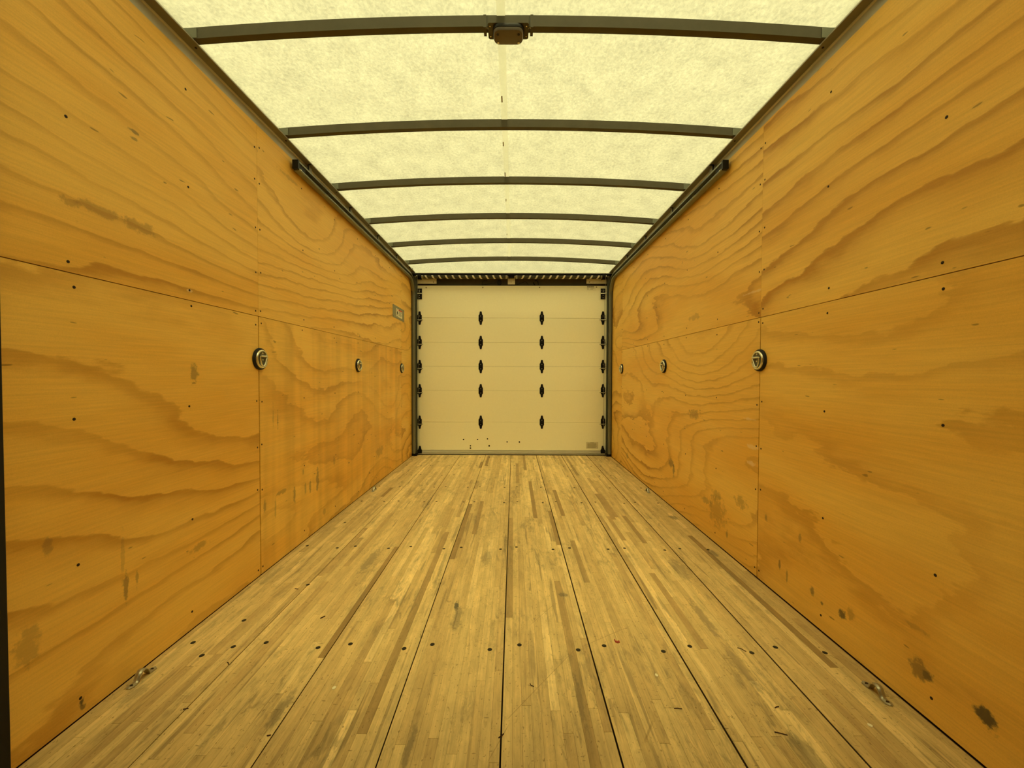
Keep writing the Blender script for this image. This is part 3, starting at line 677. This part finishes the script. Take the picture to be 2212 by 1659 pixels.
# ------------------------------------------------------------------ recessed tie-down rings
def tie_ring(X, sg, y, z, label):
    t = thing('tie_down_ring', label, 'tie-down ring', (X, y, z), (0, 0, 0 if sg > 0 else PI), group='wall tie-down rings')
    MB().lathe([(0, .0001), (.0505, .0001), (.0515, .003), (.0505, .0095), (.048, .012), (0, .012)], 40).build('rubber_gasket', M['rubber'], t, True)
    MB().lathe([(.0335, .0105), (.0335, .015), (.0355, .0185), (.0385, .0195), (.0415, .0185), (.0435, .0155), (.0437, .0115)], 40).build('rim', M['zinc'], t, True)
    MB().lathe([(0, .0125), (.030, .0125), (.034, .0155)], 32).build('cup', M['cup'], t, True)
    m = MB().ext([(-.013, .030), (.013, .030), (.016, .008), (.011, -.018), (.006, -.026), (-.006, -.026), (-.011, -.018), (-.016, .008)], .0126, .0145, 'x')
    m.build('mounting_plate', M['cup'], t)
    ps = [(.020, -.025, .011), (.0205, -.0245, .004), (.0195, -.019, -.013), (.019, -.0125, -.026), (.0185, -.005, -.0315), (.0185, .005, -.0315), (.019, .0125, -.026), (.0195, .019, -.013), (.0205, .0245, .004), (.020, .025, .011)]
    MB().tube(ps + [(.0225, .018, .0125), (.0235, 0, .0125), (.0225, -.018, .0125)], .0036, 8, True).build('pull_ring', M['zinc'], t, True)
    MB().cyl((.0225, -.023, .0125), (.0225, .023, .0125), .0048, n=10).build('hinge_bar', M['zinc'], t, True)
    for zz in (.0265, -.004): MB().lathe([(0, .0195), (.003, .0188), (.0045, .0165), (.0045, .0140)], 12).build('bolt', M['zinc'], t, True, (0, 0, zz))
for k, w_ in enumerate(('nearest', 'middle', 'farthest')):
    for X, sg, sd_, y0 in ((XL, 1, 'left', 1.9203), (XR, -1, 'right', 1.9166)):
        tie_ring(X, sg, y0 + 1.219*k, 1.0206, 'round recessed metal tie-down ring, the %s of three on the %s wall' % (w_, sd_))

# ------------------------------------------------------------------ footman loops on the floor
def loop(x, y, label, mirror=1, L=.094):
    t = thing('lashing_loop', label, 'lashing loop', (x, y, .0002), group='metal lashing loops on the floor')
    s = L/2; pts = [(-s, .0005), (-s*.52, .0005), (-s*.40, .003), (-s*.30, .013), (-s*.22, .021), (-s*.08, .0255), (s*.08, .0255), (s*.22, .021), (s*.30, .013), (s*.40, .003), (s*.52, .0005), (s, .0005)]
    P = [Vector((0, a, b)) for a, b in pts]; fr = []
    for i, p in enumerate(P):
        d = (P[min(i+1, len(P)-1)] - P[max(i-1, 0)]).normalized(); n = Vector((0, -d.z, d.y))
        wsc = .45 if i in (0, len(P)-1) else .82
        fr.append((p, (wsc, 0, 0), n))
        if i == 0: fr.append((p + Vector((0, .006, 0)), (.95, 0, 0), n))
        if i == len(P)-2: fr.append((P[-1] - Vector((0, .006, 0)), (.95, 0, 0), n))
    w_ = .0115
    pr = [(-w_, 0), (w_, 0), (w_, .0022), (.006, .0022), (.003, .0040), (-.003, .0040), (-.006, .0022), (-w_, .0022)]
    MB().sweep(pr, fr).build('strap', M['zinc_dull'], t, True)
    for q in (-1, 1): MB().cyl((0, q*s*.76, .002), (0, q*s*.76, .0052), .0048, .004, n=10).build('screw', M['screw'], t)
loop(1.087, 1.212, 'bent metal lashing loop on the floor by the right wall, nearer the camera')
loop(-1.156, 1.257, 'bent metal lashing loop on the floor by the left wall, nearer the camera')
v = at_z(807, 1059); loop(v.x+.004, v.y, 'small metal lashing loop on the floor by the left wall, farther toward the door')
v = at_z(1399, 1062); loop(v.x, v.y, 'small metal lashing loop on the floor by the right wall, farther toward the door')

# ------------------------------------------------------------------ grey warning plate on the left wall
p0 = at_x(848, 656, XL); p1 = at_x(872.5, 697.5, XL); ya, yb = p0.y, p1.y; za, zb_ = at_x(848, 684, XL).z, p0.z
sg_ = thing('sign_plate', 'grey plate with a white and red warning sticker on the left wall near the door', 'sign', (XL, (ya+yb)/2, (za+zb_)/2))
hy, hz = (yb-ya)/2, (zb_-za)/2
MB().ext([(-hy+.006, -hz), (hy-.006, -hz), (hy, -hz+.006), (hy, hz-.006), (hy-.006, hz), (-hy+.006, hz), (-hy, hz-.006), (-hy, -hz+.006)], 0, .003, 'x').build('plate', M['signgrey'], sg_)
stk = MB().box((.003, -hy*.46, -hz*.66), (.0036, hy*.62, hz*.62)).build('sticker', M['paper'], sg_)
MB().box((.0035, -.005, hz*.40), (.0041, hy*.60, hz*.60)).build('red_header', M['red'], stk)
for k in range(6): MB().box((.0035, -.002, hz*(.28-.13*k)-.0013), (.0041, hy*(.55-.12*(k % 3 == 2)), hz*(.28-.13*k)+.0013)).build('print_line', M['ink'], stk)
for zz, mm in ((hz*.36, 'ink'), (-hz*.45, 'ink')):
    MB().tube([(.0036, -hy*.26 + hy*.13*math.cos(a), zz + hz*.16*math.sin(a)) for a in [2*PI*i/14 for i in range(14)]], .0014, 6, True).build('pictogram', M['red'] if zz > 0 else M['ink'], stk)
MB().ext([(-hy*.36, -.012), (-hy*.14, -.016), (-hy*.18, .008), (-hy*.28, .016)], .0035, .0041, 'x').build('pictogram', M['ink'], stk)
for a in (-1, 1):
    for b in (-1, 1): MB().cyl((.003, a*(hy-.010), b*(hz-.010)), (.0045, a*(hy-.010), b*(hz-.010)), .0035, n=8).build('rivet', M['screw'], sg_)

# ------------------------------------------------------------------ bits lying on the floor
def bit(px, py, pts, h, mat, label, cat, name):
    v = at_z(px, py)
    return tag(MB().ext(pts, 0, h, 'z').build(name, mat, loc=(v.x, v.y, .0002)), label, cat)
def disc(r, n=9, sx_=1., sy_=1.): return [(r*sx_*math.cos(2*PI*i/n)*R.uniform(.85, 1.1), r*sy_*math.sin(2*PI*i/n)*R.uniform(.85, 1.1)) for i in range(n)]
bit(722, 1486, disc(.0065, 10, .85, 1.1), .0012, M['chip'], 'pale round chip lying on the floor left of the centre', 'chip', 'pale_chip')
bit(1418, 1459, disc(.0058, 9, .8, 1.1), .0015, M['chip'], 'small pale chip lying on the floor right of the centre', 'chip', 'pale_chip')
bit(1879, 1567, disc(.006, 7, 1, 1), .0012, M['chip'], 'cream paper scrap on the floor below the right lashing loop', 'scrap', 'paper_scrap')
bit(1332, 1386, [(-.007, .008), (-.003, .010), (-.004, .002), (.003, -.001), (.009, .004), (.010, -.006), (.002, -.010), (-.006, -.004)], .003, M['redbit'], 'red plastic scrap on the floor beside a row of screws', 'scrap', 'plastic_scrap')
def twig(a, b, r, label):
    p, q = at_z(*a), at_z(*b); m_ = (p+q)/2 - p + Vector((R.uniform(-.003, .003), R.uniform(-.003, .003), .001))
    u = Vector((0, 0, r))
    return tag(MB().tube([u, m_*.6+u, m_+u, (q-p)*.8+u, (q-p)+u], r, 6).build('twig', M['twig'], loc=p), label, 'twig', 'twigs on the floor')
twig((1077, 1595), (1088, 1586), .0014, 'dark twig lying across the central floor seam')
twig((637, 1272), (644, 1273), .0014, 'tiny dark twig near the left wall, above the first row of screws')
twig((692, 1337), (702, 1332), .0022, 'dark curled splinter between two planks on the left of the floor')
twig((491, 1432), (494, 1436), .0014, 'tiny twig on the second seam from the left wall')
twig((396, 1533), (407, 1531), .0014, 'thin dark twig near the bottom left of the floor')
twig((577, 1590), (585, 1589), .0015, 'short dark twig on the third floor seam from the left')
twig((1593, 1400), (1612, 1408), .0013, 'long thin twig beside a screw on the right of the floor')
twig((1673, 1582), (1701, 1589), .0013, 'long thin twig near the bottom right of the floor')
twig((1674, 1530), (1682, 1527), .0014, 'short twig between the long twig and the right lashing loop')
twig((1456, 1531), (1473, 1532), .0012, 'thin twig lying crosswise right of the floor centre')
twig((1145, 1477), (1153, 1484), .0012, 'thin splinter on the scratched centre plank')
